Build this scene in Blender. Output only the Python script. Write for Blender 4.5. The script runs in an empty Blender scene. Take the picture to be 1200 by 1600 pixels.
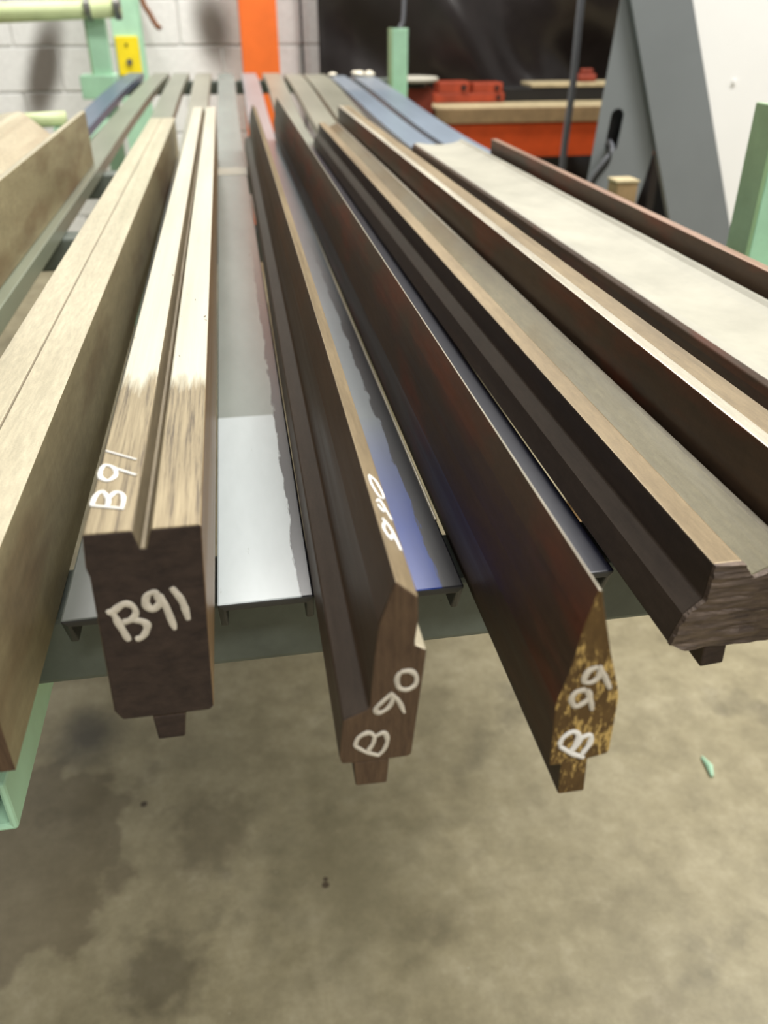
import bpy, bmesh, math, random
from mathutils import Vector, Matrix, noise
random.seed(4)
SC = bpy.context.scene
COL = SC.collection
ZR = 0.885            # height of the rack datum (underside of the die tangs) above the floor

# ---------------------------------------------------------------- camera
PITCH, YAW, FPX = math.radians(31.39), math.radians(9.73), 1293.0
cd = bpy.data.cameras.new('camera')
cam = bpy.data.objects.new('camera', cd)
COL.objects.link(cam)
cam.location = (0, 0, ZR + 0.28)
cam.rotation_euler = (math.pi / 2 - PITCH, 0, -YAW)
cd.sensor_fit = 'AUTO'; cd.sensor_width = 36.0
cd.lens = FPX / 1600 * 36.0
cd.clip_start = 0.01; cd.clip_end = 60
cd.dof.use_dof = True
cd.dof.focus_distance = 0.50
cd.dof.aperture_fstop = 8.0
SC.camera = cam

# ---------------------------------------------------------------- world and lamps
w = bpy.data.worlds.new('shop_air'); SC.world = w; w.use_nodes = True
w.node_tree.nodes['Background'].inputs['Color'].default_value = (1.0, 0.975, 0.92, 1)
w.node_tree.nodes['Background'].inputs['Strength'].default_value = 0.34

def lamp(name, loc, aim, sx, sy, watts, col=(1, 0.975, 0.93)):
    l = bpy.data.lights.new(name, 'AREA'); l.shape = 'RECTANGLE'; l.size = sx; l.size_y = sy
    l.energy = watts; l.color = col
    o = bpy.data.objects.new(name, l); COL.objects.link(o); o.location = loc
    o.rotation_euler = (Vector(aim) - Vector(loc)).to_track_quat('-Z', 'Y').to_euler()
    return o
lamp('ceiling_lamp_rear', (0.3, 3.4, 3.6), (0.3, 3.4, 0), 2.6, 0.4, 130)
lamp('ceiling_lamp_right', (2.2, 1.0, 3.5), (1.4, 1.0, 0), 0.5, 2.6, 150)
lamp('ceiling_lamp_front', (0.8, -1.6, 3.5), (0.8, -1.6, 0), 2.4, 0.5, 90)
SC.view_settings.view_transform = 'Standard'
SC.view_settings.look = 'None'
SC.view_settings.gamma = 1.0
SC.view_settings.use_curve_mapping = False
SC.view_settings.exposure = 0.0

# ---------------------------------------------------------------- materials
def s2l(c):
    return tuple(((x / 255) / 12.92 if x / 255 <= 0.04045 else ((x / 255 + 0.055) / 1.055) ** 2.4) for x in c)

class NT:
    def __init__(s, name):
        s.m = bpy.data.materials.new(name); s.m.use_nodes = True
        s.t = s.m.node_tree; s.n = s.t.nodes; s.b = s.n['Principled BSDF']
        s.co = s.n.new('ShaderNodeTexCoord').outputs['Object']
    def link(s, a, b): s.t.links.new(a, b)
    def map(s, scale, loc=(0, 0, 0)):
        m = s.n.new('ShaderNodeMapping'); m.inputs['Scale'].default_value = scale; m.inputs['Location'].default_value = loc
        s.link(s.co, m.inputs['Vector']); return m.outputs['Vector']
    def noise(s, scale, detail=4, rough=0.6, loc=(0, 0, 0)):
        t = s.n.new('ShaderNodeTexNoise'); t.inputs['Scale'].default_value = 1; t.inputs['Detail'].default_value = detail
        t.inputs['Roughness'].default_value = rough
        s.link(s.map(scale if isinstance(scale, tuple) else (scale,) * 3, loc), t.inputs['Vector']); return t.outputs['Fac']
    def ramp(s, fac, stops):
        r = s.n.new('ShaderNodeValToRGB'); e = r.color_ramp.elements
        while len(e) < len(stops): e.new(0.5)
        for el, (p, c) in zip(e, stops):
            el.position = p; el.color = tuple(c) + (1,) if len(c) == 3 else c
        s.link(fac, r.inputs['Fac']); return r.outputs['Color']
    def mix(s, fac, a, b, mode='MIX'):
        m = s.n.new('ShaderNodeMix'); m.data_type = 'RGBA'; m.blend_type = mode
        for v, i in ((fac, 0), (a, 6), (b, 7)):
            if isinstance(v, (int, float)): m.inputs[i].default_value = v
            elif isinstance(v, tuple): m.inputs[i].default_value = v + (1,) if len(v) == 3 else v
            else: s.link(v, m.inputs[i])
        return m.outputs[2]
    def axis(s, i, lo, hi):
        """0..1 along one axis of the object"""
        sp = s.n.new('ShaderNodeSeparateXYZ'); s.link(s.co, sp.inputs[0])
        r = s.n.new('ShaderNodeMapRange'); r.inputs[1].default_value = lo; r.inputs[2].default_value = hi
        s.link(sp.outputs[i], r.inputs[0]); return r.outputs[0]
    def bump(s, fac, strength, dist):
        b = s.n.new('ShaderNodeBump'); b.inputs['Strength'].default_value = strength; b.inputs['Distance'].default_value = dist
        s.link(fac, b.inputs['Height']); s.link(b.outputs['Normal'], s.b.inputs['Normal'])
    def done(s, col, rough=0.5, metal=0.0, spec=0.5):
        if isinstance(col, tuple): s.b.inputs['Base Color'].default_value = col + (1,)
        else: s.link(col, s.b.inputs['Base Color'])
        if isinstance(rough, (int, float)): s.b.inputs['Roughness'].default_value = rough
        else: s.link(rough, s.b.inputs['Roughness'])
        s.b.inputs['Metallic'].default_value = metal
        s.b.inputs['Specular IOR Level'].default_value = spec
        return s.m

def paint(name, c, var=0.25, scale=9, rough=0.45, chips=None, chip_at=0.68, metal=0.0, bump=0.1):
    n = NT(name); c = s2l(c)
    f = n.noise((scale, scale, scale), 5, 0.65)
    d = tuple(x * (1 - var) for x in c); l = tuple(min(1, x * (1 + var * 0.6)) for x in c)
    col = n.ramp(f, [(0.3, d), (0.7, l)])
    if chips:
        g = n.noise((scale * 6, scale * 3, scale * 6), 6, 0.7, (3, 1, 7))
        k = n.ramp(g, [(chip_at, (0, 0, 0)), (chip_at + 0.05, (1, 1, 1))])
        col = n.mix(k, col, s2l(chips))
    n.bump(f, bump, 0.002)
    return n.done(col, rough, metal)

def steel(name, dark, light, rough=0.4, metal=0.5, patina=None, along=2.5, across=70, patch=5, bump=0.15, at=0.55, spec=0.5):
    """rolled or ground steel: streaks along the bar (object Y) and patches of patina"""
    n = NT(name)
    f = n.noise((across, along, across), 6, 0.65)
    g = n.noise((patch * 2, patch, patch * 2), 4, 0.6, (5, 2, 1))
    mixf = n.mix(0.5, f, g)
    col = n.ramp(mixf, [(0.32, s2l(dark)), (0.68, s2l(light))])
    if patina:
        h = n.noise((patch * 1.6, patch * 0.7, patch * 3), 4, 0.6, (1, 9, 4))
        k = n.ramp(h, [(at, (0, 0, 0)), (at + 0.2, (1, 1, 1))])
        col = n.mix(k, col, s2l(patina))
    fine = n.noise((420, 60, 240), 4, 0.7, (7, 7, 2))
    col = n.mix(0.55, col, n.ramp(fine, [(0.25, (0.45,) * 3), (0.75, (1.0,) * 3)]), 'MULTIPLY')
    brush = n.noise((900, 900, 14), 3, 0.6, (1, 3, 5))
    col = n.mix(0.22, col, n.ramp(brush, [(0.3, (0.35,) * 3), (0.7, (1.0,) * 3)]), 'MULTIPLY')
    rr = n.ramp(f, [(0.3, (rough - 0.08,) * 3), (0.7, (rough + 0.1,) * 3)])
    n.bump(f, bump, 0.0006)
    return n.done(col, rr, metal, spec)

M = {}
M['top'] = steel('machined_steel_top', (196, 186, 158), (222, 212, 184), 0.42, 0.45)
M['top_tan'] = steel('worn_tan_steel_top', (130, 113, 86), (174, 154, 120), 0.46, 0.35)
M['side_dark'] = steel('oiled_dark_steel_side', (66, 53, 42), (96, 79, 62), 0.5, 0.12, (100, 64, 38), spec=0.35)
M['side_dark2'] = steel('oiled_black_steel_side', (58, 49, 42), (88, 76, 65), 0.5, 0.12, (84, 62, 44), spec=0.35)
M['side_rust'] = steel('rust_tinted_steel_side', (68, 52, 40), (98, 77, 57), 0.5, 0.12, (128, 58, 30), at=0.5, spec=0.35)
M['side_light'] = steel('olive_brown_steel_side', (140, 127, 94), (190, 178, 140), 0.46, 0.25, (110, 76, 48), across=14, patch=3, at=0.48)
M['side_brown'] = steel('brown_steel_side', (120, 92, 60), (158, 126, 86), 0.42, 0.3)
M['groove'] = steel('grimy_groove_steel', (110, 98, 76), (160, 146, 118), 0.45, 0.4)
M['groove_olive'] = steel('olive_groove_steel', (100, 94, 72), (144, 136, 108), 0.48, 0.3, (112, 92, 50), at=0.46)
M['bright'] = steel('bright_edge_steel', (204, 196, 176), (226, 218, 198), 0.36, 0.5)

def m_b91top():
    n = NT('top_steel_worn_at_near_end')
    st = n.noise((520, 14, 520), 5, 0.75)
    worn = n.ramp(st, [(0.34, s2l((74, 62, 46))), (0.48, s2l((132, 118, 90))), (0.66, s2l((156, 142, 112)))])
    f = n.noise((60, 2.5, 60), 5, 0.6)
    clean = n.ramp(f, [(0.3, s2l((186, 182, 162))), (0.7, s2l((206, 202, 184)))])
    sp = n.noise((240, 60, 240), 3, 0.6, (4, 4, 4))
    clean = n.mix(n.ramp(sp, [(0.70, (0, 0, 0)), (0.74, (1, 1, 1))]), clean, s2l((96, 84, 66)))
    y = n.axis(1, 0.115, 0.185)
    k = n.n.new('ShaderNodeMath'); k.operation = 'ADD'; n.link(y, k.inputs[0])
    e = n.n.new('ShaderNodeMath'); e.operation = 'MULTIPLY_ADD'; e.inputs[1].default_value = 1.2; e.inputs[2].default_value = -0.6
    n.link(n.noise((160, 14, 160), 4, 0.6, (2, 2, 2)), e.inputs[0]); n.link(e.outputs[0], k.inputs[1])
    kk = n.ramp(k.outputs[0], [(0.35, (0, 0, 0)), (0.65, (1, 1, 1))])
    n.bump(st, 0.2, 0.0005)
    return n.done(n.mix(kk, worn, clean), 0.4, 0.45)
M['b91top'] = m_b91top()

def end_mat(name, a, b, scale, rough=0.75, metal=0.2, flake=None, at=0.56, bump=0.6):
    n = NT(name)
    f = n.noise(scale, 6, 0.7)
    col = n.ramp(f, [(0.3, s2l(a)), (0.7, s2l(b))])
    if flake:
        g = n.noise((480, 480, 160), 5, 0.75, (3, 3, 3)); h = n.noise((70, 70, 32), 3, 0.6, (8.3, 1, 3.4))
        col = n.mix(n.ramp(n.mix(0.5, g, h), [(at, (0, 0, 0)), (at + 0.04, (1, 1, 1))]), col, s2l(flake))
    n.bump(f, bump, 0.001)
    return n.done(col, rough, metal)
M['end_dark'] = end_mat('saw_cut_dark_end', (42, 32, 28), (70, 56, 48), (90, 90, 160))
M['end_brown'] = end_mat('saw_cut_brown_end', (74, 56, 42), (108, 86, 64), (420, 90, 60))
M['end_gold'] = end_mat('flaking_gilt_end', (78, 56, 26), (112, 86, 46), (120, 120, 60), flake=(206, 174, 104), at=0.515)
M['end_torch'] = end_mat('torch_cut_end', (66, 56, 52), (128, 112, 98), (60, 60, 420), 0.5, 0.4)
M['marker'] = paint('white_paint_marker', (244, 242, 236), 0.06, 90, 0.6)
M['marker_thin'] = paint('thin_white_paint_marker', (214, 206, 190), 0.2, 160, 0.6)

def channel_paint(name, near, far, split, grime=(92, 84, 66), gloss=0.34, soft=0.002, reflect_x=None):
    n = NT(name)
    f = n.noise((14, 4, 14), 5, 0.65)
    a = n.ramp(f, [(0.3, tuple(x * 0.8 for x in s2l(near))), (0.7, s2l(near))])
    b = n.ramp(f, [(0.3, tuple(x * 0.78 for x in s2l(far))), (0.7, s2l(far))])
    k = n.axis(1, split - soft, split + soft)
    col = n.mix(k, a, b)
    g = n.noise((120, 24, 120), 5, 0.7, (2, 6, 1))
    col = n.mix(n.ramp(g, [(0.68, (0, 0, 0)), (0.74, (1, 1, 1))]), col, s2l(grime))
    if reflect_x:  # dark strip along the edge paints in the neighbouring tool's reflection
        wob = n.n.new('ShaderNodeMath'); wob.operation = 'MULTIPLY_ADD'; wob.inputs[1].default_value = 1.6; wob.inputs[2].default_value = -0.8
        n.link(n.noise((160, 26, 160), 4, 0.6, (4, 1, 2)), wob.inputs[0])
        ad = n.n.new('ShaderNodeMath'); ad.operation = 'ADD'; n.link(n.axis(0, reflect_x - 0.003, reflect_x + 0.003), ad.inputs[0]); n.link(wob.outputs[0], ad.inputs[1])
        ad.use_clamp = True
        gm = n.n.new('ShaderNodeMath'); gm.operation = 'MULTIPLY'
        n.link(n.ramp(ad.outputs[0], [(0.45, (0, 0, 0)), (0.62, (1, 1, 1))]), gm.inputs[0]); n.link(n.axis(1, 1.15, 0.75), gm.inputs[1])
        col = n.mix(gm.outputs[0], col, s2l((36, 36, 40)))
    n.bump(f, 0.12, 0.001)
    return n.done(col, gloss, 0.0)
M['ch_grey'] = channel_paint('grey_channel_paint', (196, 206, 208), (138, 146, 140), 0.585, gloss=0.26, reflect_x=0.0145)
M['ch_blue'] = channel_paint('blue_channel_paint', (14, 66, 168), (146, 154, 158), 0.49, gloss=0.3, soft=0.08, reflect_x=0.0915)  # blue all along; the pale far part is a wall reflection painted in
M['ch_navy'] = channel_paint('navy_channel_paint', (20, 22, 40), (138, 142, 128), 2.0, soft=0.1)
M['ch_slate'] = channel_paint('slate_channel_paint', (86, 100, 122), (86, 98, 118), 3)
M['ch_sage'] = channel_paint('sage_channel_paint', (138, 146, 126), (130, 132, 116), 1.2, soft=0.4)
M['ch_dull'] = channel_paint('dull_grey_channel_paint', (120, 126, 120), (146, 144, 128), 1.6)
M['ch_steel'] = channel_paint('blue_grey_channel_paint', (130, 142, 156), (138, 146, 156), 3)
M['ch_raw'] = paint('bare_dark_channel_steel', (62, 62, 60), 0.3, 30, 0.55)
M['cream'] = paint('cream_painted_steel', (172, 169, 154), 0.16, 14, 0.5, (120, 104, 74), 0.74)
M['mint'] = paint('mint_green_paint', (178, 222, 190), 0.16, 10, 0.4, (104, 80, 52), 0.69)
M['mint_shaded'] = paint('shaded_mint_paint', (150, 180, 136), 0.2, 14, 0.5, (96, 70, 44), 0.66)  # mint with shade put into the colour, for the stakes' left face
M['pipe'] = paint('yellow_green_pipe_paint', (200, 212, 160), 0.18, 8, 0.4, (120, 110, 70), 0.70)
M['beam'] = paint('grey_green_beam_paint', (104, 112, 104), 0.3, 16, 0.5, (70, 62, 48), 0.68)
M['yellow'] = paint('yellow_paint', (246, 222, 36), 0.1, 12, 0.4)
M['orange'] = paint('orange_paint', (236, 112, 40), 0.12, 7, 0.45)
M['orange_red'] = paint('red_orange_paint', (216, 84, 34), 0.2, 9, 0.45, (96, 52, 34), 0.66)
M['red_clamp'] = paint('dull_red_clamp_paint', (158, 60, 30), 0.35, 14, 0.55)
M['red_rust'] = paint('rusty_red_paint', (142, 58, 38), 0.35, 14, 0.6)
M['timber'] = paint('weathered_timber', (186, 170, 134), 0.25, 20, 0.75)
M['timber_dark'] = paint('brown_timber', (150, 124, 88), 0.25, 20, 0.75)
M['machine'] = paint('grey_machine_paint', (116, 121, 123), 0.08, 3, 0.5)
M['white_panel'] = paint('white_machine_paint', (236, 236, 234), 0.03, 3, 0.45)
M['black'] = paint('black_steel', (22, 20, 20), 0.3, 20, 0.5)
M['rubber'] = paint('black_rubber', (30, 30, 30), 0.3, 30, 0.65)
M['cable'] = paint('grey_cable_sheath', (104, 106, 112), 0.1, 30, 0.45)
M['hose'] = paint('brown_hose', (128, 76, 36), 0.3, 30, 0.55)
M['rag'] = paint('white_rag', (232, 224, 204), 0.15, 40, 0.9)
M['disc'] = paint('grey_disc', (190, 186, 172), 0.1, 10, 0.5)
M['zinc'] = steel('zinc_bolt', (120, 120, 116), (170, 168, 160), 0.35, 0.8)
M['mortar'] = paint('painted_mortar', (190, 190, 186), 0.1, 20, 0.8)
M['tarp'] = paint('black_plastic_sheet', (36, 31, 30), 0.3, 6, 0.3)

def m_block():
    n = NT('white_painted_block')
    f = n.noise((40, 40, 40), 4, 0.6)
    geo = n.n.new('ShaderNodeNewGeometry'); mp = n.n.new('ShaderNodeMapping')
    mp.inputs['Scale'].default_value = (1.7, 1.7, 0.75); mp.inputs['Rotation'].default_value = (0, 0.25, 0)
    n.link(geo.outputs['Position'], mp.inputs['Vector'])
    t = n.n.new('ShaderNodeTexNoise'); t.inputs['Scale'].default_value = 1.6; t.inputs['Detail'].default_value = 4
    n.link(mp.outputs['Vector'], t.inputs['Vector'])
    base = n.ramp(f, [(0.3, s2l((232, 232, 230))), (0.7, s2l((244, 244, 242)))])
    k = n.ramp(t.outputs['Fac'], [(0.56, (0, 0, 0)), (0.78, (0.6, 0.6, 0.6))])
    n.bump(f, 0.25, 0.003)
    col = n.mix(k, base, s2l((150, 144, 132)))
    # two long soft shadows painted into the block colour
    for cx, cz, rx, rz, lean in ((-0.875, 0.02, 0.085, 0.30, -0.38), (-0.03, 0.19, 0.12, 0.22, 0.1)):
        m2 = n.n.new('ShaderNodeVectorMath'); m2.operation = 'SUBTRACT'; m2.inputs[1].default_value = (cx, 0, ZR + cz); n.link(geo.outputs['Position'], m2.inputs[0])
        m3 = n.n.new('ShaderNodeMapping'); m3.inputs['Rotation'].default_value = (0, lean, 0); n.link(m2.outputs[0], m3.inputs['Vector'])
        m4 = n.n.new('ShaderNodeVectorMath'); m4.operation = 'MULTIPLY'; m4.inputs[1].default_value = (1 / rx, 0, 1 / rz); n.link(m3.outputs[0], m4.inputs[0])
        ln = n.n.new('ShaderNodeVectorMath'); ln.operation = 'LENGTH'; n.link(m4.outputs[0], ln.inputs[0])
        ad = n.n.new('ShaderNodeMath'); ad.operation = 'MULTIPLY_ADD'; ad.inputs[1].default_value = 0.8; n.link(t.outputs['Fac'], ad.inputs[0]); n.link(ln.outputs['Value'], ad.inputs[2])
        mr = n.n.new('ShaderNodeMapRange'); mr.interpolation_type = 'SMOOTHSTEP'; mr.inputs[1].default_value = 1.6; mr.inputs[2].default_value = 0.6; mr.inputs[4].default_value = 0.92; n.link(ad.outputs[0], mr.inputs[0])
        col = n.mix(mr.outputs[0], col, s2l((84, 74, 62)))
    return n.done(col, 0.7)
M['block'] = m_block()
M['wall'] = paint('white_wall_paint', (226, 226, 222), 0.06, 3, 0.75)

def m_floor():
    n = NT('worn_concrete_floor')
    a = n.noise(2.6, 8, 0.62); b = n.noise(9, 8, 0.7, (3, 7, 0)); c = n.noise(60, 4, 0.6)
    col = n.ramp(n.mix(0.45, a, b), [(0.34, s2l((118, 108, 82))), (0.48, s2l((156, 146, 116))), (0.66, s2l((182, 172, 144)))])
    col = n.mix(n.ramp(c, [(0.3, (0.25,) * 3), (0.7, (0.5,) * 3)]), col, s2l((148, 138, 110)))
    d = n.noise(4.2, 6, 0.6, (1.4, 8.2, 0))
    col = n.mix(n.ramp(d, [(0.58, (0, 0, 0)), (0.72, (0.75,) * 3)]), col, s2l((84, 78, 62)))
    wv = n.noise(15, 12, 0.78, (2, 3, 0))
    col = n.mix(n.ramp(wv, [(0.36, (0.45,) * 3), (0.54, (0, 0, 0))]), col, s2l((104, 96, 72)))
    col = n.mix(n.ramp(wv, [(0.54, (0, 0, 0)), (0.72, (0.4,) * 3)]), col, s2l((196, 186, 160)))
    v = n.noise(150, 2, 0.5, (5, 5, 0))
    col = n.mix(n.ramp(v, [(0.77, (0, 0, 0)), (0.79, (1, 1, 1))]), col, s2l((206, 198, 178)))
    u = n.noise(70, 2, 0.5, (9, 2, 0))
    col = n.mix(n.ramp(u, [(0.78, (0, 0, 0)), (0.80, (1, 1, 1))]), col, s2l((56, 50, 40)))
    def dark_patch(cx, cy, rx, ry, c, amount, wob=0.5, soft=0.12, scale=14):  # stains and other darker patches on the concrete
        nz = n.n.new('ShaderNodeTexNoise'); nz.inputs['Scale'].default_value = scale; nz.inputs['Detail'].default_value = 5
        n.link(n.co, nz.inputs['Vector'])
        v = n.map((1 / rx, 1 / ry, 0), (-cx / rx, -cy / ry, 0))
        ln = n.n.new('ShaderNodeVectorMath'); ln.operation = 'LENGTH'; n.link(v, ln.inputs[0])
        ad = n.n.new('ShaderNodeMath'); ad.operation = 'MULTIPLY_ADD'; ad.inputs[1].default_value = wob * 2
        n.link(nz.outputs['Fac'], ad.inputs[0]); n.link(ln.outputs['Value'], ad.inputs[2])
        k = n.ramp(ad.outputs[0], [(0.0, (amount,) * 3), (1.0, (0, 0, 0))])
        rp = k.node.color_ramp.elements
        m = n.n.new('ShaderNodeMapRange'); m.inputs[1].default_value = 1 + wob + soft; m.inputs[2].default_value = 1 + wob - soft
        m.inputs[4].default_value = amount
        n.link(ad.outputs[0], m.inputs[0]); n.n.remove(k.node)
        return n.mix(m.outputs[0], col, s2l(c))
    col = dark_patch(-0.46, 0.93, 0.20, 0.20, (96, 84, 64), 0.55, 0.5, 0.05)
    col = dark_patch(-0.36, 1.18, 0.05, 0.06, (56, 52, 48), 0.8, 0.6, 0.7, 20)
    col = dark_patch(-0.20, 0.70, 0.055, 0.06, (78, 70, 54), 0.6, 0.8, 0.4, 40)
    col = dark_patch(0.08, 0.83, 0.13, 0.17, (98, 92, 70), 0.5, 0.9, 0.6, 22)  # soft darker patch in mid-floor
    col = dark_patch(-0.13, 0.93, 0.06, 0.07, (92, 82, 60), 0.5, 0.9, 0.4, 40)
    for sx, sy, sr in ((-0.245, 1.005, 0.006), (0.045, 0.80, 0.006), (0.046, 0.81, 0.004)):
        col = dark_patch(sx, sy, sr, sr, (58, 44, 30), 0.9, 0.4, 0.2, 60)
    n.bump(n.mix(0.5, b, c), 0.25, 0.003)
    return n.done(col, n.ramp(a, [(0.3, (0.42,) * 3), (0.7, (0.62,) * 3)]), 0.0)
M['floor'] = m_floor()

# ---------------------------------------------------------------- helpers
def obj(name, me, parent=None, mats=(), loc=(0, 0, 0), rot=(0, 0, 0)):
    if isinstance(me, bmesh.types.BMesh):
        bm = me; me = bpy.data.meshes.new(name)
        bmesh.ops.recalc_face_normals(bm, faces=bm.faces[:]); bm.to_mesh(me); bm.free()
    for m in mats: me.materials.append(m)
    o = bpy.data.objects.new(name, me); COL.objects.link(o)
    o.location = loc; o.rotation_euler = rot
    if parent: o.parent = parent
    return o
def tag(o, label, cat, group=None):
    o['label'] = label; o['category'] = cat
    if group: o['group'] = group
    return o
def thing(name, label, cat, loc=(0, 0, 0), rotz=0, group=None, rotx=0):
    o = bpy.data.objects.new(name, None); COL.objects.link(o); o.empty_display_size = 0.05
    o.location = loc; o.rotation_euler = (rotx, 0, rotz)
    return tag(o, label, cat, group)
def bevel(o, wdt=0.001, seg=2, ang=30):
    m = o.modifiers.new('edge', 'BEVEL'); m.width = wdt; m.segments = seg; m.limit_method = 'ANGLE'; m.angle_limit = math.radians(ang)
    return o
def smooth(o):
    for p in o.data.polygons: p.use_smooth = True
    return o
def add_box(bm, x0, x1, y0, y1, z0, z1, mi=0):
    v = [bm.verts.new(p) for p in ((x0, y0, z0), (x1, y0, z0), (x1, y1, z0), (x0, y1, z0), (x0, y0, z1), (x1, y0, z1), (x1, y1, z1), (x0, y1, z1))]
    for f in ((0, 3, 2, 1), (4, 5, 6, 7), (0, 1, 5, 4), (1, 2, 6, 5), (2, 3, 7, 6), (3, 0, 4, 7)):
        bm.faces.new([v[i] for i in f]).material_index = mi
def box(name, parent, mat, x0, x1, y0, y1, z0, z1, bv=0.003):
    bm = bmesh.new(); add_box(bm, x0, x1, y0, y1, z0, z1)
    o = obj(name, bm, parent, [mat])
    return bevel(o, bv) if bv else o
def tube_rect(name, parent, mat, x0, x1, z0, z1, y0, y1, t=0.004, bv=0.004):
    """square hollow section along Y"""
    bm = bmesh.new(); rings = []
    for y in (y0, y1):
        rings.append([bm.verts.new(p) for p in ((x0, y, z0), (x1, y, z0), (x1, y, z1), (x0, y, z1))])
        rings.append([bm.verts.new(p) for p in ((x0 + t, y, z0 + t), (x1 - t, y, z0 + t), (x1 - t, y, z1 - t), (x0 + t, y, z1 - t))])
    a, b, c, d = rings
    for i in range(4):
        j = (i + 1) % 4
        bm.faces.new((a[i], a[j], c[j], c[i])); bm.faces.new((b[j], b[i], d[i], d[j]))
        bm.faces.new((a[j], a[i], b[i], b[j])); bm.faces.new((c[i], c[j], d[j], d[i]))
    return bevel(obj(name, bm, parent, [mat]), bv * 0.5)
def sweep(bm, pts, r, seg=12, cap=True):
    """round tube along 3D points"""
    pts = [Vector(p) for p in pts]; rings = []
    n0 = Vector((0.3, 0.2, 1)).normalized()
    for i, p in enumerate(pts):
        t = (pts[min(i + 1, len(pts) - 1)] - pts[max(i - 1, 0)]).normalized()
        if abs(t.dot(n0)) > 0.95: n0 = Vector((1, 0.1, 0))
        a = t.cross(n0).normalized(); b = a.cross(t); n0 = b
        rr = r[i] if isinstance(r, list) else r
        rings.append([bm.verts.new(p + (a * math.cos(q) + b * math.sin(q)) * rr) for q in [2 * math.pi * k / seg for k in range(seg)]])
    for u, v in zip(rings, rings[1:]):
        for k in range(seg): bm.faces.new((u[k], u[(k + 1) % seg], v[(k + 1) % seg], v[k]))
    if cap: bm.faces.new(rings[0][::-1]); bm.faces.new(rings[-1])
def spline(pts, k=5):
    pts = [Vector(p) for p in pts]
    if len(pts) < 3: return pts
    q = [pts[0] * 2 - pts[1]] + pts + [pts[-1] * 2 - pts[-2]]; out = []
    for i in range(1, len(q) - 2):
        a, b, c, d = q[i - 1:i + 3]
        for s in range(k):
            t = s / k
            out.append(0.5 * (2 * b + (c - a) * t + (2 * a - 5 * b + 4 * c - d) * t * t + (3 * b - a - 3 * c + d) * t ** 3))
    return out + [pts[-1]]
def prism(name, parent, prof, y0, y1, mats, emats=None, end=0, bv=0.0009, ny=1, far_end=None):
    """closed XZ profile (metres) extruded along Y; emats = material index of each profile edge"""
    bm = bmesh.new(); n = len(prof); R = []
    for s in range(ny + 1):
        y = y0 + (y1 - y0) * s / ny
        R.append([bm.verts.new((x, y, z)) for x, z in prof])
    for a, b in zip(R, R[1:]):
        for i in range(n):
            j = (i + 1) % n
            bm.faces.new((a[i], a[j], b[j], b[i])).material_index = emats[i] if emats else 0
    bm.faces.new(R[0]).material_index = end; bm.faces.new(R[-1]).material_index = end if far_end is None else far_end
    o = obj(name, bm, parent, mats)
    return bevel(o, bv) if bv else o
def lathe(name, parent, mat, prof, loc=(0, 0, 0), seg=28):
    bm = bmesh.new(); R = []
    for r, z in prof:
        R.append([bm.verts.new((r * math.cos(2 * math.pi * k / seg), r * math.sin(2 * math.pi * k / seg), z)) for k in range(seg)])
    for a, b in zip(R, R[1:]):
        for k in range(seg): bm.faces.new((a[k], a[(k + 1) % seg], b[(k + 1) % seg], b[k]))
    bm.faces.new(R[0][::-1]); bm.faces.new(R[-1])
    return smooth_bevel(obj(name, bm, parent, [mat], loc))
def smooth_bevel(o):
    return bevel(o, 0.002)
def plate(name, parent, mat, outline, y0, y1, holes=(), bv=0.003):
    """XZ outline (with holes) given thickness along Y"""
    bm = bmesh.new(); E = []
    for loop in [outline] + list(holes):
        vs = [bm.verts.new((x, y0, z)) for x, z in loop]
        E += [bm.edges.new((vs[i], vs[(i + 1) % len(vs)])) for i in range(len(vs))]
    bmesh.ops.triangle_fill(bm, edges=E, use_beauty=True, use_dissolve=False)
    g = bmesh.ops.extrude_face_region(bm, geom=bm.faces[:])
    for v in g['geom']:
        if isinstance(v, bmesh.types.BMVert): v.co.y = y1
    return obj(name, bm, parent, [mat])
def stroke(name, parent, mat, pts, to3d, normal, r, lift=0.0002):
    """a hand-painted stroke: a low ridge of paint following pts on a face"""
    N = Vector(normal).normalized(); P = [Vector(to3d(x, y)) for x, y in [(p[0], p[1]) for p in spline([(a, b, 0) for a, b in pts], 5)]]
    bm = bmesh.new(); rings = []
    for i, p in enumerate(P):
        t = (P[min(i + 1, len(P) - 1)] - P[max(i - 1, 0)]).normalized(); s = t.cross(N).normalized()
        wd = r * (0.85 + 0.3 * noise.noise(p * 300)) * (0.7 if i in (0, len(P) - 1) else 1)
        p2 = p + N * lift
        rings.append([bm.verts.new(p2 + s * wd * a + N * b) for a, b in ((-1, 0), (-0.8, 0.0003), (0, 0.0006), (0.8, 0.0003), (1, 0), (0, -0.0001))])
    for a, b in zip(rings, rings[1:]):
        for k in range(6): bm.faces.new((a[k], a[(k + 1) % 6], b[(k + 1) % 6], b[k]))
    bm.faces.new(rings[0]); bm.faces.new(rings[-1])
    return bm
def marking(name, parent, mat, strokes, to3d, normal, r):
    """one painted letter or digit = one mesh of several strokes"""
    me = bpy.data.meshes.new(name); big = bmesh.new()
    for s in strokes:
        b = stroke(name, parent, mat, s, to3d, normal, r); b.to_mesh(me); big.from_mesh(me); b.free(); me.clear_geometry()
    bpy.data.meshes.remove(me)
    return obj(name, big, parent, [mat])
def mm(*p): return [(x / 1000, z / 1000) for x, z in p]

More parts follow.
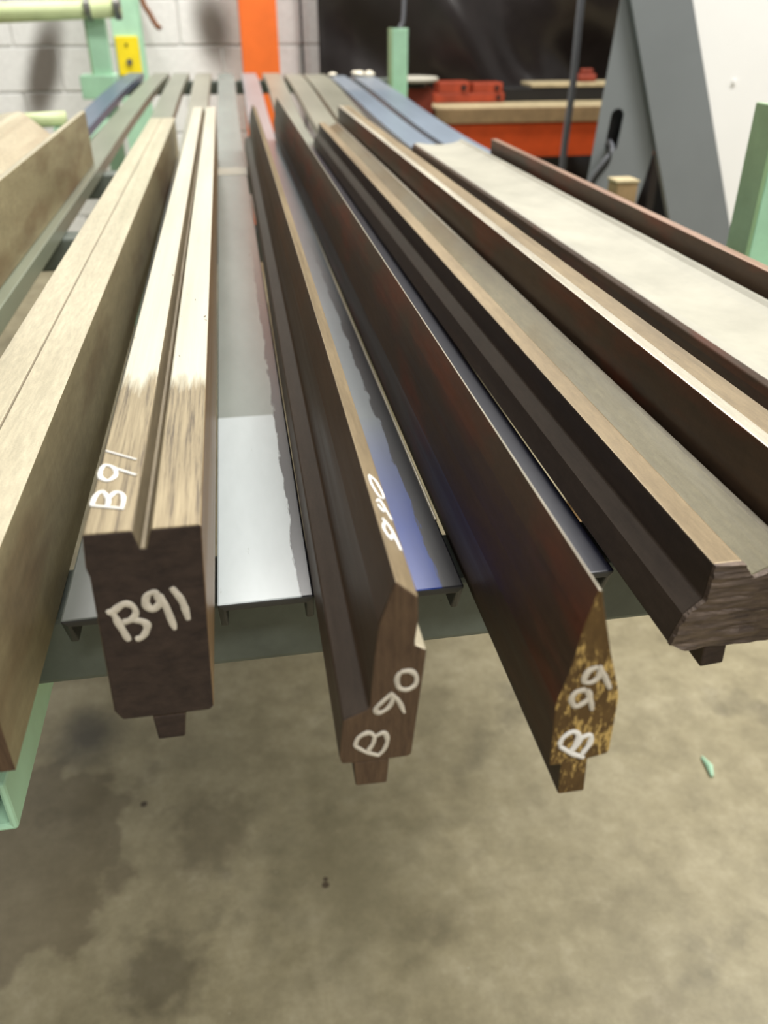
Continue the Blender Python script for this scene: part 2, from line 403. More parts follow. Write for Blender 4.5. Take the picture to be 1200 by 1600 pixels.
# ---------------------------------------------------------------- the room
bm = bmesh.new(); add_box(bm, -7, 8, -5, 5.2, -0.1, 0)
fl = obj('floor', bm, None, [M['floor']]); fl['kind'] = 'structure'
WY = 4.87
bm = bmesh.new(); add_box(bm, -7, 8, WY + 0.005, WY + 0.2, 0, 4.2)
wall = obj('wall_back', bm, None, [M['wall']]); wall['kind'] = 'structure'
bm = bmesh.new(); add_box(bm, -0.1955, 0.1955, -0.02, 0.02, 0.0045, 0.1955)
bmesh.ops.bevel(bm, geom=bm.edges[:], offset=0.004, segments=1, affect='EDGES')
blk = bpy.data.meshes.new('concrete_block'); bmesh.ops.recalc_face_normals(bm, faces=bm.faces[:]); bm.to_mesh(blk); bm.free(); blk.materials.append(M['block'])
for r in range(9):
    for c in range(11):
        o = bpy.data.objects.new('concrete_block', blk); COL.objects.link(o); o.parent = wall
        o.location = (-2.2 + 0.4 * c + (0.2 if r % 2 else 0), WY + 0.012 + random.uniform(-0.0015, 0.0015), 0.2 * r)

# ---------------------------------------------------------------- the steel rack
rack = thing('steel_rack', 'green steel bar rack on legs carrying the painted channels and press tools', 'rack', (0, 0, 0))
def zr(z): return ZR + z
def chz(y, rise=0.046):
    t = min(1, max(0, (y - 1.95) / 1.6)); return 0.014 + rise * t * t * (3 - 2 * t)
LEG = 0.022
for y in (0.385, 1.30, 1.85, 3.64):
    top = chz(y) - LEG
    tb = 0.050
    bm = bmesh.new(); add_box(bm, -0.47, 0.66, y, y + tb, zr(top - 0.048), zr(top - 0.0006))
    bevel(obj('cross_beam', bm, rack, [M['beam']]), 0.004)
for x in (-0.47, 0.60):
    tube_rect('side_rail', rack, M['mint'], x, x + 0.06, zr(-0.125), zr(-0.0575), 0.36, 3.75)
for x in (-0.47, 0.60):
    for y in (0.36, 3.6):
        box('leg', rack, M['mint'], x, x + 0.06, y, y + 0.06, 0.008, zr(-0.126), 0.004)
        box('foot_plate', rack, M['mint'], x - 0.02, x + 0.08, y - 0.02, y + 0.08, 0.0, 0.008, 0.001)
# low fork tube that sticks out towards the front at the left, with its dark plugged end
ft = tube_rect('fork_tube', rack, M['mint'], -0.200, -0.142, zr(-0.092), zr(-0.0572), 0.315, 0.52)
bm = bmesh.new(); sweep(bm, [(-0.166, 0.308, zr(-0.0755)), (-0.166, 0.36, zr(-0.0755))], 0.0125, 20)
obj('end_plug', bm, ft, [M['rubber']])
# uprights
def stake(x, y, w, d, ztop, name='stake', m='mint', m2='mint_shaded'):
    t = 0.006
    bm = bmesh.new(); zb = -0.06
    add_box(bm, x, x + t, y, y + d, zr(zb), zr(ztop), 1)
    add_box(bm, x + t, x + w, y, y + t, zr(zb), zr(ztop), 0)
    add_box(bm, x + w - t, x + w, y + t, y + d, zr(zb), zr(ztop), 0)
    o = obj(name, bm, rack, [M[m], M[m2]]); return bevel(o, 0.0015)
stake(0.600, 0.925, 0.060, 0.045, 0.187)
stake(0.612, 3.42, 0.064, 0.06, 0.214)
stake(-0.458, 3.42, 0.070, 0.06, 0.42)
bm = bmesh.new(); add_box(bm, -0.50, -0.38, 3.40, 3.52, zr(0.0), zr(0.075)); bevel(obj('stake_socket', bm, rack, [M['mint']]), 0.004)
bm = bmesh.new(); sweep(bm, [(-1.15, 3.38, zr(0.246)), (-0.325, 3.38, zr(0.278))], 0.029, 20)
tp = smooth(obj('top_pipe', bm, rack, [M['pipe']]))
for x in (-0.44, -0.345):
    bm = bmesh.new(); zc = 0.278 - (-0.325 - x) * 0.0388
    sweep(bm, [(x, 3.38, zr(zc)), (x + 0.02, 3.38, zr(zc + 0.0005))], 0.036, 20); obj('collar', bm, tp, [M['zinc']])
bm = bmesh.new(); sweep(bm, [(-0.62, 2.6, zr(0.014)), (-0.435, 2.6, zr(0.020))], 0.019, 20)
smooth(obj('low_pipe', bm, rack, [M['pipe']]))
box('pipe_bracket', rack, M['mint'], -0.47, -0.43, 2.58, 2.62, zr(-0.058), zr(0.0))

# ---------------------------------------------------------------- the painted channels, legs down, side by side on the cross beams
# x at the near end, x at 2.1 m, x at the far end, near y, far y, widths near/far, material, label
CH = [
 (-0.372, -0.378, -0.338, 0.36, 3.78, 0.058, 0.058, 'ch_slate', 'dark slate-blue steel channel at the rack edge beneath the big V-grooved die'),
 (-0.273, -0.287, -0.240, 0.36, 3.76, 0.056, 0.060, 'ch_sage', 'sage-green steel channel showing between the big V-grooved die and the seamed flat die'),
 (-0.172, -0.178, -0.163, 0.36, 3.74, 0.054, 0.060, 'ch_sage', 'sage-grey steel channel in line beneath the seamed flat die'),
 (-0.0820, -0.0835, -0.077, 0.352, 3.72, 0.049, 0.060, 'ch_dull', 'grey steel channel beneath the block die painted B91'),
 (-0.0025, 0.000, 0.009, 0.352, 3.70, 0.051, 0.060, 'ch_grey', 'empty pale grey steel channel between the B91 and B90 tools'),
 (0.0765, 0.0803, 0.094, 0.347, 3.69, 0.054, 0.058, 'ch_blue', 'bright blue steel channel between the B90 and B99 punches'),
 (0.1587, 0.162, 0.180, 0.347, 3.68, 0.061, 0.064, 'ch_navy', 'dark navy steel channel between the B99 punch and the torch-cut die'),
 (0.2500, 0.250, 0.258, 0.36, 3.60, 0.054, 0.064, 'ch_dull', 'grey steel channel running on behind the torch-cut V die'),
 (0.3270, 0.330, 0.340, 0.36, 3.58, 0.070, 0.084, 'ch_dull', 'wide grey steel channel emerging just right of the bright-edged plain bar'),
 (0.4180, 0.430, 0.418, 0.36, 3.50, 0.070, 0.060, 'ch_steel', 'blue-grey steel channel whose far part shows left of the outermost channel'),
 (0.5170, 0.520, 0.512, 0.36, 3.48, 0.076, 0.080, 'ch_steel', 'outermost blue-grey steel channel leading down to the cream die'),
]
def make_channel(x0, xm, x1, y0, y1, w0, w1, mat, label, rise):
    bm = bmesh.new(); R = []; t = 0.0045; NY = 46
    for s in range(NY + 1):
        y = y0 + (y1 - y0) * s / NY
        if y < 2.1: u = (y - y0) / (2.1 - y0); x = x0 + (xm - x0) * u
        else: u = (y - 2.1) / (y1 - 2.1); x = xm + (x1 - xm) * u * u * (3 - 2 * u)
        w_ = (w0 + (w1 - w0) * max(0, (y - 0.6) / (y1 - 0.6))) / 2; z = chz(y, rise) + ZR
        pr = ((-w_, -LEG), (-w_ + t, -LEG), (-w_ + t, -t), (w_ - t, -t), (w_ - t, -LEG), (w_, -LEG), (w_, 0), (-w_, 0))
        R.append([bm.verts.new((x + a, y, z + b)) for a, b in pr])
    for a, b in zip(R, R[1:]):
        for i in range(8): bm.faces.new((a[i], a[(i + 1) % 8], b[(i + 1) % 8], b[i])).material_index = 1 if i < 5 else 0
    for q in (R[0], R[-1]):
        for g in ((0, 1, 2, 7), (2, 3, 6, 7), (3, 4, 5, 6)): bm.faces.new([q[k] for k in g]).material_index = 1
    for v in (R[0][0], R[0][1], R[0][4], R[0][5]): v.co.y += 0.010          # legs cropped back at the near end
    o = obj('steel_channel', bm, None, [M[mat], M['ch_raw']])
    tag(o, label, 'channel', 'painted channels on the rack')
    return bevel(o, 0.0012, 2)
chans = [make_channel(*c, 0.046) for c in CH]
# worn bright edge along the blue channel
bm = bmesh.new(); sweep(bm, [(0.1030, 0.415, ZR + 0.0139), (0.1034, 0.9, ZR + 0.0139), (0.1075, 1.5, ZR + 0.0139)], 0.0009, 8)
obj('worn_edge', bm, chans[5], [M['bright']])
# pale tape band across the empty channel
bm = bmesh.new(); add_box(bm, -0.0285, 0.0275, 1.66, 1.74, ZR + 0.0139, ZR + 0.0147); obj('tape_band', bm, chans[4], [M['cream']])

# ---------------------------------------------------------------- press-brake tools
def tool(name, label, y0, near_x, yaw=0.0, tilt=0.0):
    """Empty at the near end; tool meshes are local: x from near_x, y from 0"""
    return thing(name, label, 'press tool', (near_x, y0, ZR), yaw, 'press brake tools on the rack', tilt)
def shift(p, dx): return [(x - dx, z) for x, z in p]

# --- B91: block die with a narrow V groove
P = mm((-67.8, 110.8), (-49.4, 110.8), (-47.7, 102.3), (-45.3, 102.3), (-42.7, 110.8), (-23.6, 110.8), (-24.8, 93.0), (-28.8, 16.5), (-30.9, 14.8),
       (-41.2, 14.8), (-55.3, 14.8), (-68.0, 14.8), (-70.9, 20.4), (-68.5, 90.6), (-69.3, 95.3))
die91 = tool('press_die', 'block die with narrow V groove on top, painted B91 on its end and top', 0.2759, -0.0485, -0.0015)
P91 = shift(P, -0.0485)
prism('body', die91, P91, 0, 1.58, [M['b91top'], M['side_brown'], M['end_dark'], M['groove']], [0, 3, 3, 3, 0, 1, 1, 1, 1, 1, 1, 1, 1, 1, 1], 2)
prism('tang', die91, shift(mm((-55.6, 14), (-41.4, 14), (-43.2, 0), (-55.0, 0)), -0.0485), 0.0005, 1.58, [M['side_dark'], M['end_dark']], None, 1)
S91 = {'B': [[(-64.6, 73.2), (-62.9, 73.7), (-60.8, 66.2), (-58.7, 58.6)], [(-62.9, 73.7), (-58.0, 77.2), (-54.9, 76.1), (-53.8, 72.5), (-56.0, 69.2), (-59.4, 68.2)],
             [(-56.0, 69.2), (-51.3, 67.1), (-50.6, 64.1), (-52.9, 60.0), (-55.9, 58.7)]],
       '9': [[(-44.5, 80.4), (-45.4, 81.6), (-48.3, 80.2), (-49.4, 76.1), (-47.2, 73.0), (-44.0, 76.1), (-44.5, 80.4)], [(-44.2, 80.4), (-42.0, 74.5), (-39.8, 61.9)]],
       '1': [[(-38.5, 83.1), (-35.2, 75.7), (-33.9, 66.2)]]}
def on_end(dx): return lambda x, z: (x / 1000 - dx, 0.0, z / 1000)
for ch, st in S91.items():
    marking('painted_letter' if ch == 'B' else 'painted_digit', die91, M['marker_thin'], st, on_end(-0.0485), (0, -1, 0), 0.0018)
T91 = {'B': [[(-67.0, 297.4), (-53.9, 292.8)], [(-67.0, 297.4), (-66.3, 305.0), (-63.9, 308.0), (-61.0, 301.8), (-60.6, 295.5)], [(-61.0, 301.8), (-58.8, 306.5), (-55.9, 305.0), (-54.8, 299.6), (-54.8, 294.1)]],
       '9': [[(-66.9, 328.2), (-65.4, 331.6), (-61.6, 328.4), (-60.1, 321.8), (-62.7, 317.3), (-66.0, 320.4), (-66.9, 325.6), (-66.5, 329.4)], [(-61.6, 328.4), (-51.6, 320.3)]],
       '1': [[(-66.5, 345.3), (-52.7, 334.7)]]}
for ch, st in T91.items():
    marking('painted_letter' if ch == 'B' else 'painted_digit', die91, M['marker'], st, lambda x, y: (x / 1000 + 0.0485, y / 1000 - 0.2759, 0.1108), (0, 0, 1), 0.0012)

# --- B90: offset punch with a ledge and a slanting top
P = mm((44.5, 105.3), (53.0, 97.3), (53.3, 86.1), (52.1, 74.8), (56.8, 71.6), (56.5, 66.9), (51.9, 16.1), (50.6, 14.8), (42.7, 14.8), (27.8, 14.8), (22.8, 15.2), (21.8, 19.8), (23.7, 39.6), (34.5, 44.7), (36.4, 69.9), (38.4, 86.0))
pun90 = tool('press_punch', 'stepped punch with a ledge down its left side, painted B90 on its end', 0.2349, 0.035, -0.0050)
prism('body', pun90, shift(P, 0.035), 0, 1.72, [M['side_dark'], M['top_tan'], M['end_brown'], M['top'], M['side_dark2']], [1, 0, 0, 3, 0, 0, 0, 0, 0, 0, 0, 0, 4, 0, 0, 0], 2)
prism('tang', pun90, shift(mm((27.6, 14.6), (42.7, 14.6), (41.7, 0), (28.3, 0.4)), 0.035), 0.0005, 1.72, [M['side_dark'], M['end_brown']], None, 1)
S90 = {'0': [[(46.7, 62.3), (50.5, 62.0), (52.9, 58.9), (52.5, 54.6), (49.2, 52.6), (46.1, 54.3), (45.3, 58.8), (46.7, 62.3)]],
       '9': [[(43.5, 51.6), (39.7, 47.8), (37.0, 44.4), (37.8, 42.0), (40.8, 43.1), (43.0, 45.9), (44.0, 50.3)], [(42.5, 52.0), (45.9, 47.4), (48.4, 40.5)]],
       'B': [[(28.3, 25.2), (32.7, 21.0), (38.2, 17.9)], [(28.3, 25.2), (29.9, 29.7), (33.8, 31.7), (36.2, 29.3), (35.7, 25.3), (33.7, 21.5)], [(36.7, 29.2), (40.2, 30.6), (41.6, 26.2), (40.2, 21.0), (37.7, 17.9)]]}
for ch, st in S90.items():
    marking('painted_letter' if ch == 'B' else 'painted_digit', pun90, M['marker_thin'], st, on_end(0.035), (0, -1, 0), 0.0012)
# worn B 90 again on the slanting top
def on_top90(x, y):
    u = (x - 44.5) / 8.5
    return (x / 1000 - 0.035, y / 1000 - 0.2349, (105.3 - 8.0 * u) / 1000)
for nm, st in (('painted_letter', [[(47, 281), (50, 276), (51.5, 263)], [(47.6, 279), (46.2, 272), (48.2, 267), (49.6, 272), (51.0, 268)]]),
               ('painted_digit', [[(46.8, 294), (48.4, 298), (50.0, 294), (48.6, 289), (46.9, 292)], [(49.9, 294), (51.8, 286)]]),
               ('painted_digit', [[(47.2, 318), (50.2, 316), (51.6, 305), (49.0, 302), (47.0, 310), (47.2, 318)]])):
    marking(nm, pun90, M['marker'], st, on_top90, (0.69, 0, 0.73), 0.0008)

# --- B99: knife-edge punch with a flaking gilt end
P = mm((113.6, 106.2), (115.1, 105.1), (116.9, 97.5), (122.6, 75.9), (128.2, 57.4), (129.3, 52.3), (129.7, 23.4), (128.8, 21.5), (121.3, 20.0), (110.0, 18.9), (104.8, 18.9), (103.6, 53.1), (107.3, 68.8), (110.0, 90.3))
pun99 = tool('press_punch', 'sharp knife-edged punch with a flaking gilt end painted B99', 0.2168, 0.116, 0.0005)
prism('body', pun99, shift(P, 0.116), 0, 1.89, [M['side_rust'], M['bright'], M['end_gold'], M['side_dark']], [1, 3, 3, 3, 3, 3, 3, 3, 3, 3, 0, 0, 0, 0], 2, 0.0006)
prism('tang', pun99, shift(mm((109.8, 19.0), (121.3, 20.0), (122.3, 0), (110.7, 0)), 0.116), 0.0005, 1.89, [M['side_dark'], M['end_gold']], None, 1)
S99 = [('painted_digit', [[(118.1, 69.9), (114.6, 68.1), (113.5, 63.4), (116.3, 62.4), (118.9, 64.4), (119.3, 68.5)], [(118.5, 70.4), (121.2, 65.2), (124.6, 58.0)]]),
       ('painted_digit', [[(114.9, 58.9), (111.1, 58.3), (109.6, 54.8), (111.6, 50.8), (114.8, 52.1), (116.9, 54.9), (115.9, 58.2)], [(115.3, 59.1), (117.6, 52.9), (118.8, 47.7)]]),
       ('painted_letter', [[(107.6, 30.6), (108.7, 34.4), (112.3, 37.1), (115.1, 34.6), (114.4, 28.7), (112.7, 26.0)], [(107.7, 29.9), (113.3, 24.8), (118.9, 21.4)], [(114.9, 28.6), (116.8, 33.0), (120.2, 33.7), (120.4, 29.0), (118.4, 24.6), (117.3, 21.6)]])]
for nm, st in S99:
    marking(nm, pun99, M['marker'] if nm == 'painted_letter' else M['marker_thin'], st, on_end(0.116), (0, -1, 0), 0.0014)

# --- the die with a rough torch-cut end
P = mm((201.1, 62.5), (215.6, 62.5), (221.5, 53.8), (223.0, 53.8), (241.0, 62.0), (245.0, 62.0), (245.0, 46.0), (247.0, 32.0), (247.0, 14.8), (217.8, 14.8), (206.0, 14.8), (195.2, 14.8), (186.8, 18.3), (191.8, 34.5), (200.1, 42.9))
dieV = tool('press_die', 'dark V-grooved die with a ragged torch-cut near end', 0.2809, 0.212, 0.0026)
PV = shift(P, 0.212)
prism('body', dieV, PV, 0, 1.72, [M['side_dark2'], M['top_tan'], M['end_torch'], M['groove_olive'], M['bright']], [1, 3, 3, 3, 4, 0, 0, 0, 0, 0, 0, 0, 0, 0, 0], 2)
prism('tang', dieV, shift(mm((206.0, 14.6), (218.0, 14.6), (218.6, 2.0), (206.4, 1.0)), 0.212), -0.002, 1.72, [M['side_dark'], M['end_dark']], None, 1)
bm = bmesh.new()
f = bm.faces.new([bm.verts.new((x, 0, z)) for x, z in PV])
ex = bmesh.ops.extrude_face_region(bm, geom=[f])
front = [v for v in ex['geom'] if isinstance(v, bmesh.types.BMVert)]
for v in front: v.co.y = -0.003
for k in range(46):
    z = 0.0145 + 0.048 * (k + 0.5) / 46
    bmesh.ops.bisect_plane(bm, geom=bm.verts[:] + bm.edges[:] + bm.faces[:], plane_co=(0, 0, z), plane_no=(0.06 * math.sin(k), 0, 1))
for k in range(16):
    x = -0.025 + 0.064 * (k + 0.5) / 16
    bmesh.ops.bisect_plane(bm, geom=bm.verts[:] + bm.edges[:] + bm.faces[:], plane_co=(x, 0, 0), plane_no=(1, 0, 0))
for v in bm.verts:
    if v.co.y < -0.001:
        q = Vector((v.co.x * 45, 3, v.co.z * 420)); q2 = Vector((v.co.x * 160, 7, v.co.z * 160))
        v.co.y -= 0.0012 * noise.noise(q) + 0.0010 * noise.noise(q2)
        v.co.z += 0.0007 * noise.noise(q2 + Vector((5, 5, 5)))
        v.co.x += 0.0007 * noise.noise(q + Vector((9, 1, 5)))
obj('torch_cut_face', bm, dieV, [M['end_torch']])

# --- plain bar with a bright bevel
barR = tool('press_punch', 'plain dark bar tool with a bright chamfered top edge beside the torch-cut die', 0.20, 0.2642, 0.0040)
prism('body', barR, [(-0.0130, 0.093), (-0.0040, 0.0925), (0.0130, 0.0925), (0.0130, 0.0148), (-0.0130, 0.0148)], 0, 1.83,
      [M['side_rust'], M['bright'], M['top_tan'], M['end_dark']], [1, 2, 0, 0, 0], 3)

# --- cream die with a wide dished top
dieC = tool('press_die', 'broad cream-painted die with a wide dished top and rolled far lip', 0.22, 0.405, 0.0075)
top = [(-0.050, 0.048), (-0.0485, 0.0535), (-0.045, 0.0565), (-0.038, 0.0575)]
for k in range(1, 9): u = k / 9; top.append((-0.038 + 0.079 * u, 0.0575 - 0.004 * math.sin(math.pi * u)))
top += [(0.042, 0.0590), (0.046, 0.0625), (0.0495, 0.0620), (0.0505, 0.0575)]
prof = top + [(0.0505, 0.0148), (-0.050, 0.0148)]
em = [0] * len(prof); em[0] = 1; em[-1] = 1; em[-2] = 1; em[-3] = 1
em[1] = 1
o = prism('body', dieC, prof, 0, 1.47, [M['cream'], M['side_rust'], M['end_dark']], em, 2, 0.0008)

# --- dark bar nearest the right-hand upright
barD = tool('press_punch', 'dark reddish bar tool with a narrow pinkish top beside the cream die', 0.25, 0.4675, 0.0020)
M['pink'] = steel('pinkish_worn_steel_top', (150, 116, 100), (188, 156, 132), 0.42, 0.4)
prism('body', barD, [(-0.0055, 0.0795), (0.0060, 0.0795), (0.0060, 0.032), (0.020, 0.030), (0.020, 0.0148), (-0.0055, 0.0148)], 0, 1.30, [M['side_rust'], M['pink'], M['end_dark']], [1, 0, 0, 0, 0, 0], 2, 0.0012)

# --- flat die with a seam along its top
dieL = tool('press_die', 'pale flat-topped block die with a fine seam down its top, left of the B91 die', 0.268, -0.139, -0.0022)
prism('body', dieL, [(-0.0255, 0.080), (-0.0026, 0.080), (-0.0022, 0.0797), (-0.0014, 0.0797), (-0.0010, 0.080), (0.0250, 0.080), (0.0250, 0.001), (-0.0030, 0.001), (-0.0030, 0.0148), (-0.0255, 0.0148)],
      0, 1.71, [M['top'], M['side_light'], M['end_brown'], M['groove']], [0, 3, 3, 3, 0, 1, 1, 1, 1, 1], 2)

# --- large die with a broad V along its top
dieW = tool('press_die', 'large olive-tan die with a broad open V along its top, at the rack edge', 0.30, -0.260, 0.0055)
prism('body', dieW, [(-0.150, 0.108), (-0.124, 0.111), (-0.114, 0.109), (-0.060, 0.060), (-0.012, 0.106), (-0.008, 0.110), (0.0, 0.110), (0.0, 0.0148), (-0.150, 0.0148)],
      0, 1.53, [M['top'], M['side_light'], M['side_light']], [0, 0, 0, 0, 0, 0, 1, 1, 1], 2, 0.0012)

# ---------------------------------------------------------------- behind the rack
# green column with a yellow plate
gc = thing('green_column', 'mint-green steel column by the back wall carrying a yellow bolted plate', 'column', (-0.42, 4.46, 0))
box('web', gc, M['mint'], -0.035, -0.027, 0.008, 0.12, 0.010, 2.2, 0.002)
box('flange', gc, M['mint'], -0.060, 0.065, 0.0, 0.008, 0.010, 2.2, 0.002)
box('flange', gc, M['mint'], -0.060, 0.065, 0.12, 0.128, 0.010, 2.2, 0.002)
box('base_plate', gc, M['mint'], -0.11, 0.11, -0.05, 0.18, 0.0, 0.010, 0.002)
yp = box('yellow_plate', gc, M['yellow'], -0.052, 0.050, -0.012, 0.0, zr(0.010), zr(0.168), 0.003)
bm = bmesh.new(); sweep(bm, [(0.0, -0.022, zr(0.066)), (0.0, -0.012, zr(0.066))], 0.014, 6); obj('bolt', bm, yp, [M['zinc']])
bm = bmesh.new(); sweep(bm, [(-0.004, -0.0165, zr(0.134)), (-0.004, -0.012, zr(0.134))], 0.006, 12); obj('bolt', bm, yp, [M['black']])
# orange column
oc = thing('orange_column', 'bright orange steel column standing at the back wall behind the channels', 'column', (0.185, 4.60, 0))
box('web', oc, M['orange'], -0.006, 0.006, 0.010, 0.15, 0.012, 2.4, 0.002)
box('flange', oc, M['orange'], -0.088, 0.088, 0.0, 0.010, 0.012, 2.4, 0.002)
box('flange', oc, M['orange'], -0.088, 0.088, 0.15, 0.160, 0.012, 2.4, 0.002)
box('base_plate', oc, M['orange'], -0.14, 0.14, -0.06, 0.22, 0.0, 0.012, 0.002)
# conduit on the wall, hose, cables
bm = bmesh.new(); sweep(bm, spline([(0.395, 4.80, 2.6), (0.40, 4.79, 1.5), (0.405, 4.80, 0.9), (0.41, 4.80, 0.3), (0.42, 4.78, 0.0065)], 8), 0.007, 10)
tag(smooth(obj('cable', bm, None, [M['rubber']])), 'thin black cable hanging down the back wall beside the orange column', 'cable')
bm = bmesh.new(); sweep(bm, spline([(-0.45, 4.83, 2.3), (-0.40, 4.82, 1.5), (-0.36, 4.80, zr(0.33)), (-0.325, 4.78, zr(0.25)), (-0.30, 4.76, zr(0.205)), (-0.283, 4.75, zr(0.192))], 8), 0.012, 12)
tag(smooth(obj('hose', bm, None, [M['hose']])), 'brown hose end dangling in front of the white block wall', 'hose')
bm = bmesh.new(); sweep(bm, spline([(1.165, 3.0, 2.8), (1.165, 3.0, 2.0), (1.163, 3.0, zr(0.30)), (1.165, 3.0, zr(0.05)), (1.158, 3.0, zr(-0.17)), (1.16, 2.98, 0.4), (1.10, 2.9, 0.014)], 8), 0.012, 12)
tag(smooth(obj('cable', bm, None, [M['cable']])), 'grey cable dropping from above in front of the orange shelf beam', 'cable')

bm = bmesh.new(); sweep(bm, spline([(0.80, 4.1, 2.7), (0.795, 4.1, 1.9), (0.79, 4.1, zr(0.29)), (0.772, 4.1, zr(0.16)), (0.765, 4.1, 0.5), (0.70, 4.08, 0.011)], 8), 0.009, 10)
tag(smooth(obj('cable', bm, None, [M['cable']])), 'slim grey cable hanging just behind the far right green upright', 'cable')
# black plastic sheet hung behind the shelf
TY = 4.63
bm = bmesh.new(); NX, NZ = 90, 60; G = []
for j in range(NZ + 1):
    z = 0.02 + 2.5 * j / NZ; row = []
    for i in range(NX + 1):
        x = 0.47 + 2.6 * i / NX
        q = Vector((x * 1.7 + z * 1.5, z * 1.2, 2.0))
        d = 0.13 * noise.noise(q) + 0.035 * noise.noise(q * 2.7) + 0.02 * math.sin(x * 9 + 2 * z + 3 * noise.noise(q))
        row.append(bm.verts.new((x, TY + d * min(1, (x - 0.4) * 4), z)))
    G.append(row)
for j in range(NZ):
    for i in range(NX): bm.faces.new((G[j][i], G[j][i + 1], G[j + 1][i + 1], G[j + 1][i]))
tp = obj('plastic_sheet', bm, None, [M['tarp']]); smooth(tp)
sm = tp.modifiers.new('sheet', 'SOLIDIFY'); sm.thickness = 0.003
tag(tp, 'black plastic sheet hanging in loose folds behind the orange shelf', 'sheet')
# white rag lumps lying at the far ends of the two right-hand channels
def rag(x, y, z, r, label, sq=0.55):
    bm = bmesh.new(); bmesh.ops.create_icosphere(bm, subdivisions=3, radius=r)
    for v in bm.verts:
        d = 1 + 0.45 * noise.noise(v.co * 60 + Vector((x * 50, 0, 0)))
        v.co = Vector((v.co.x * d * 1.2, v.co.y * d, max(v.co.z * d * sq, -r * 0.4)))
    zmin = min(v.co.z for v in bm.verts)
    o = obj('rag', bm, None, [M['rag']], (x, y, z - zmin)); smooth(o)
    return tag(o, label, 'rag', 'rags on the far channel ends')
rag(0.398, 3.45, zr(0.0605), 0.013, 'small crumpled white rag on the far end of the inner blue-grey channel')
rag(0.470 + 0.018, 3.42, zr(0.0605), 0.020, 'largest crumpled white rag, at the far end of the outermost channel')
rag(0.532, 3.42, zr(0.0605), 0.015, 'cream crumpled rag at the outer corner of the outermost channel', 0.8)

# orange shelf, timbers and what lies on them
sh = thing('storage_shelf', 'low orange shelf frame with a rusty red post behind the rack', 'shelf', (0, 0, 0))
box('shelf_beam', sh, M['orange_red'], 0.90, 2.4, 3.985, 4.06, zr(-0.318), zr(-0.170), 0.004)
box('shelf_beam', sh, M['orange_red'], 0.90, 2.4, 4.34, 4.40, zr(-0.318), zr(-0.170), 0.004)
box('post', sh, M['red_rust'], 0.785, 0.899, 3.97, 4.08, 0.008, zr(-0.02), 0.004)
box('post', sh, M['red_rust'], 2.30, 2.398, 4.07, 4.33, 0.008, zr(-0.17), 0.004)
box('foot_plate', sh, M['red_rust'], 0.75, 0.94, 3.94, 4.12, 0, 0.008, 0.001)
box('foot_plate', sh, M['red_rust'], 2.26, 2.44, 4.03, 4.37, 0, 0.008, 0.001)
dkb = thing('timber_deck', 'weathered timber deck lying on the orange shelf beam', 'deck', (0, 0, 0))
for k in range(3):
    box('plank', dkb, M['timber'], 0.915, 2.35, 3.99 + 0.145 * k, 4.131 + 0.145 * k, zr(-0.1695), zr(-0.106) - 0.0015 * (k % 2), 0.004)
box('front_board', dkb, M['timber_dark'], 0.915, 2.35, 3.972, 3.9895, zr(-0.1695), zr(-0.107), 0.003)
dk = thing('turntable', 'thin grey disc capping the rusty red post beside the shelf', 'disc', (0.815, 3.98, zr(-0.0198)))
lathe('disc', dk, M['disc'], [(0.085, 0.022), (0.105, 0.026), (0.107, 0.036), (0.100, 0.040), (0.01, 0.041)])
lathe('hub', dk, M['black'], [(0.055, 0.0), (0.055, 0.021), (0.04, 0.0215)])
zt = zr(-0.1054)
for x0, x1, z0, z1, lab in ((0.96, 1.30, 0.0, 0.040, 'bottom rusty red clamp bar of the small stack on the timber deck'),
                            (0.98, 1.13, 0.0403, 0.088, 'rusty red clamp block on the left of the small stack'),
                            (1.145, 1.29, 0.0403, 0.082, 'rusty red clamp block on the right of the small stack')):
    t = thing('clamp_block', lab, 'clamp', ((x0 + x1) / 2, 4.26, zt + z0), 0, 'rusty red clamps on the timber deck')
    hw = (x1 - x0) / 2; h = z1 - z0
    box('body', t, M['red_clamp'], -hw, hw, -0.05, 0.05, 0, h, 0.004)
    bm = bmesh.new(); sweep(bm, [(hw - 0.03, -0.058, h / 2), (hw - 0.03, -0.05, h / 2)], h * 0.28, 6); obj('bolt', bm, t, [M['black']])
cr = thing('flat_crate', 'low black crate with a pale lid standing on the timber deck', 'crate', (1.66, 4.32, zr(-0.1054)))
box('body', cr, M['black'], -0.36, 0.36, -0.08, 0.08, 0, 0.058, 0.003)
box('lid', cr, M['timber'], -0.22, 0.37, -0.085, 0.085, 0.0585, 0.074, 0.003)
t = thing('valve', 'small red valve body sitting on the pale crate lid', 'valve', (1.74, 4.32, zr(-0.0308)))
box('body', t, M['red_rust'], -0.045, 0.045, -0.03, 0.03, 0, 0.035, 0.01); box('handle', t, M['red_rust'], -0.03, 0.03, -0.015, 0.015, 0.035, 0.056, 0.006)

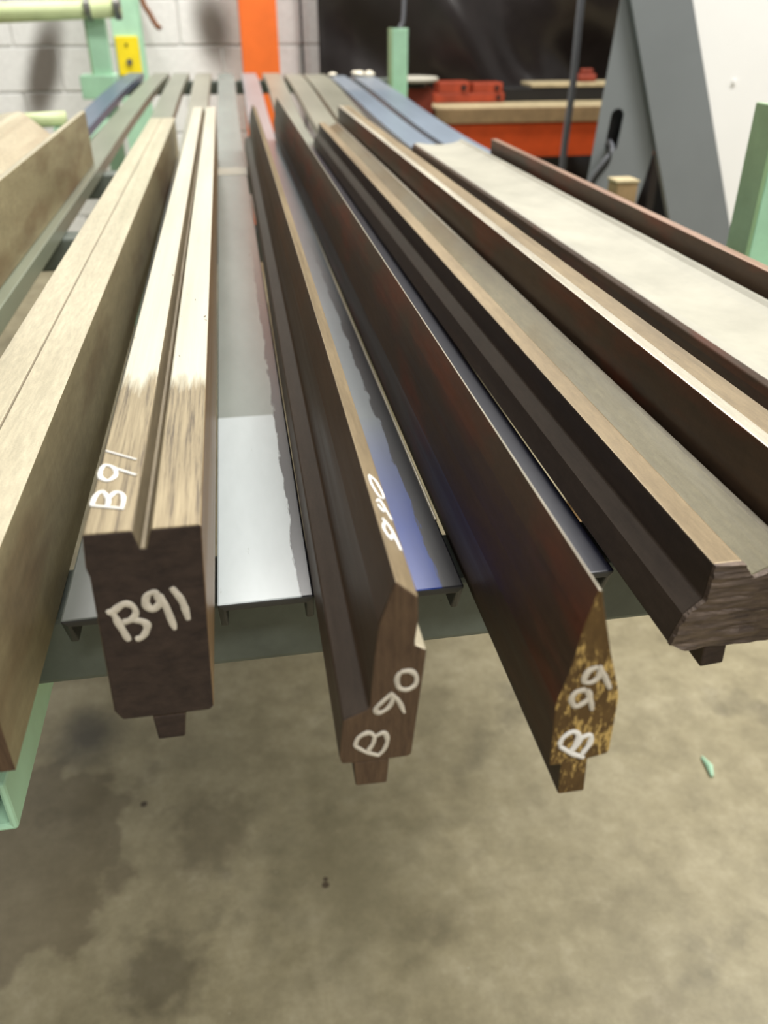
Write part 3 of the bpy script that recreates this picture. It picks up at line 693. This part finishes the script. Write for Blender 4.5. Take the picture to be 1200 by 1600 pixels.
# grey and white machine on the right
mc = thing('shear_machine', 'large grey and white machine with a slanting grey frame beside the rack', 'machine', (0, 2.2, 0))
def arc(cx, cz, r, a0, a1, n=8): return [(cx + r * math.cos(a0 + (a1 - a0) * k / n), cz + r * math.sin(a0 + (a1 - a0) * k / n)) for k in range(n + 1)]
slot = arc(0.983, zr(0.042), 0.0175, 0, math.pi) + arc(0.977, zr(-0.026), 0.0175, math.pi, 2 * math.pi)
plate('side_plate', mc, M['machine'], [(0.905, zr(-0.30)), (0.925, zr(-0.09)), (0.953, zr(0.294)), (1.00, zr(0.95)), (1.02, zr(1.2)), (1.10, zr(1.2)), (1.10, zr(-0.03)), (1.083, zr(-0.12)), (1.04, zr(-0.30))], 0.0, 0.004, [slot])
band = [(0.969, zr(0.294)), (1.103, zr(-0.06)), (1.186, zr(-0.27)), (1.44, 0.02), (1.64, 0.02), (1.362, zr(-0.274)), (1.125, zr(0.295)), (0.75, zr(1.2)), (0.6, zr(1.2))]
plate('slant_leg', mc, M['machine'], band, -0.022, -0.002)
plate('white_panel', mc, M['white_panel'], [(1.128, zr(0.295)), (1.365, zr(-0.274)), (1.645, 0.02), (3.0, 0.02), (3.0, zr(1.2)), (0.755, zr(1.2))], -0.018, 0.004)
box('interior_shade', mc, M['black'], 1.30, 2.9, 0.35, 0.40, 0.03, zr(1.15), 0)  # black sheets standing in for the shade inside the machine
box('interior_shade', mc, M['black'], 0.965, 1.06, 0.04, 0.05, zr(-0.08), zr(0.10), 0)
bm = bmesh.new(); sweep(bm, [(1.278, -0.023, zr(0.118)), (1.278, -0.018, zr(0.118))], 0.006, 12); obj('rivet', bm, mc, [M['white_panel']])
box('foot', mc, M['black'], 1.5, 2.95, 0.0, 0.3, 0.0, 0.02, 0.002)
for k, (dx, r) in enumerate(((0.0, 0.005), (0.014, 0.006))):
    bm = bmesh.new(); sweep(bm, spline([(0.985 - dx * 0.5, 0.03, zr(-0.02)), (0.972 - dx * 0.5, -0.02, zr(-0.035)), (0.945 + dx, -0.03, zr(-0.065)), (0.915 + dx, -0.02, zr(-0.12)), (0.90 + dx * 2, -0.02, zr(-0.2)), (0.90 + dx * 2, -0.01, zr(-0.29))], 8), r, 10)
    smooth(obj('slot_cable', bm, mc, [M['rubber'] if k else M['cable']]))
# small square post in front of the machine
sq = thing('square_post', 'short tan square tube post standing between the rack and the grey machine', 'post', (0.826, 1.75, 0))
tan = M['timber_dark']
box('tube', sq, tan, -0.024, 0.024, 0, 0.048, 0.006, zr(-0.039), 0.003)
box('cap', sq, M['timber'], -0.026, 0.026, -0.002, 0.050, zr(-0.039), zr(-0.034), 0.001)
box('foot_plate', sq, tan, -0.06, 0.06, -0.04, 0.09, 0, 0.006, 0.001)

# paint flake on the floor
bm = bmesh.new(); sweep(bm, [(0, 0, 0.0012), (0.006, 0.02, 0.0016), (0.004, 0.045, 0.0012)], [0.003, 0.006, 0.002], 6)
tag(obj('paint_flake', bm, None, [M['mint']], (0.742, 0.893, 0.003)), 'tiny mint-green paint flake lying on the concrete floor', 'flake')
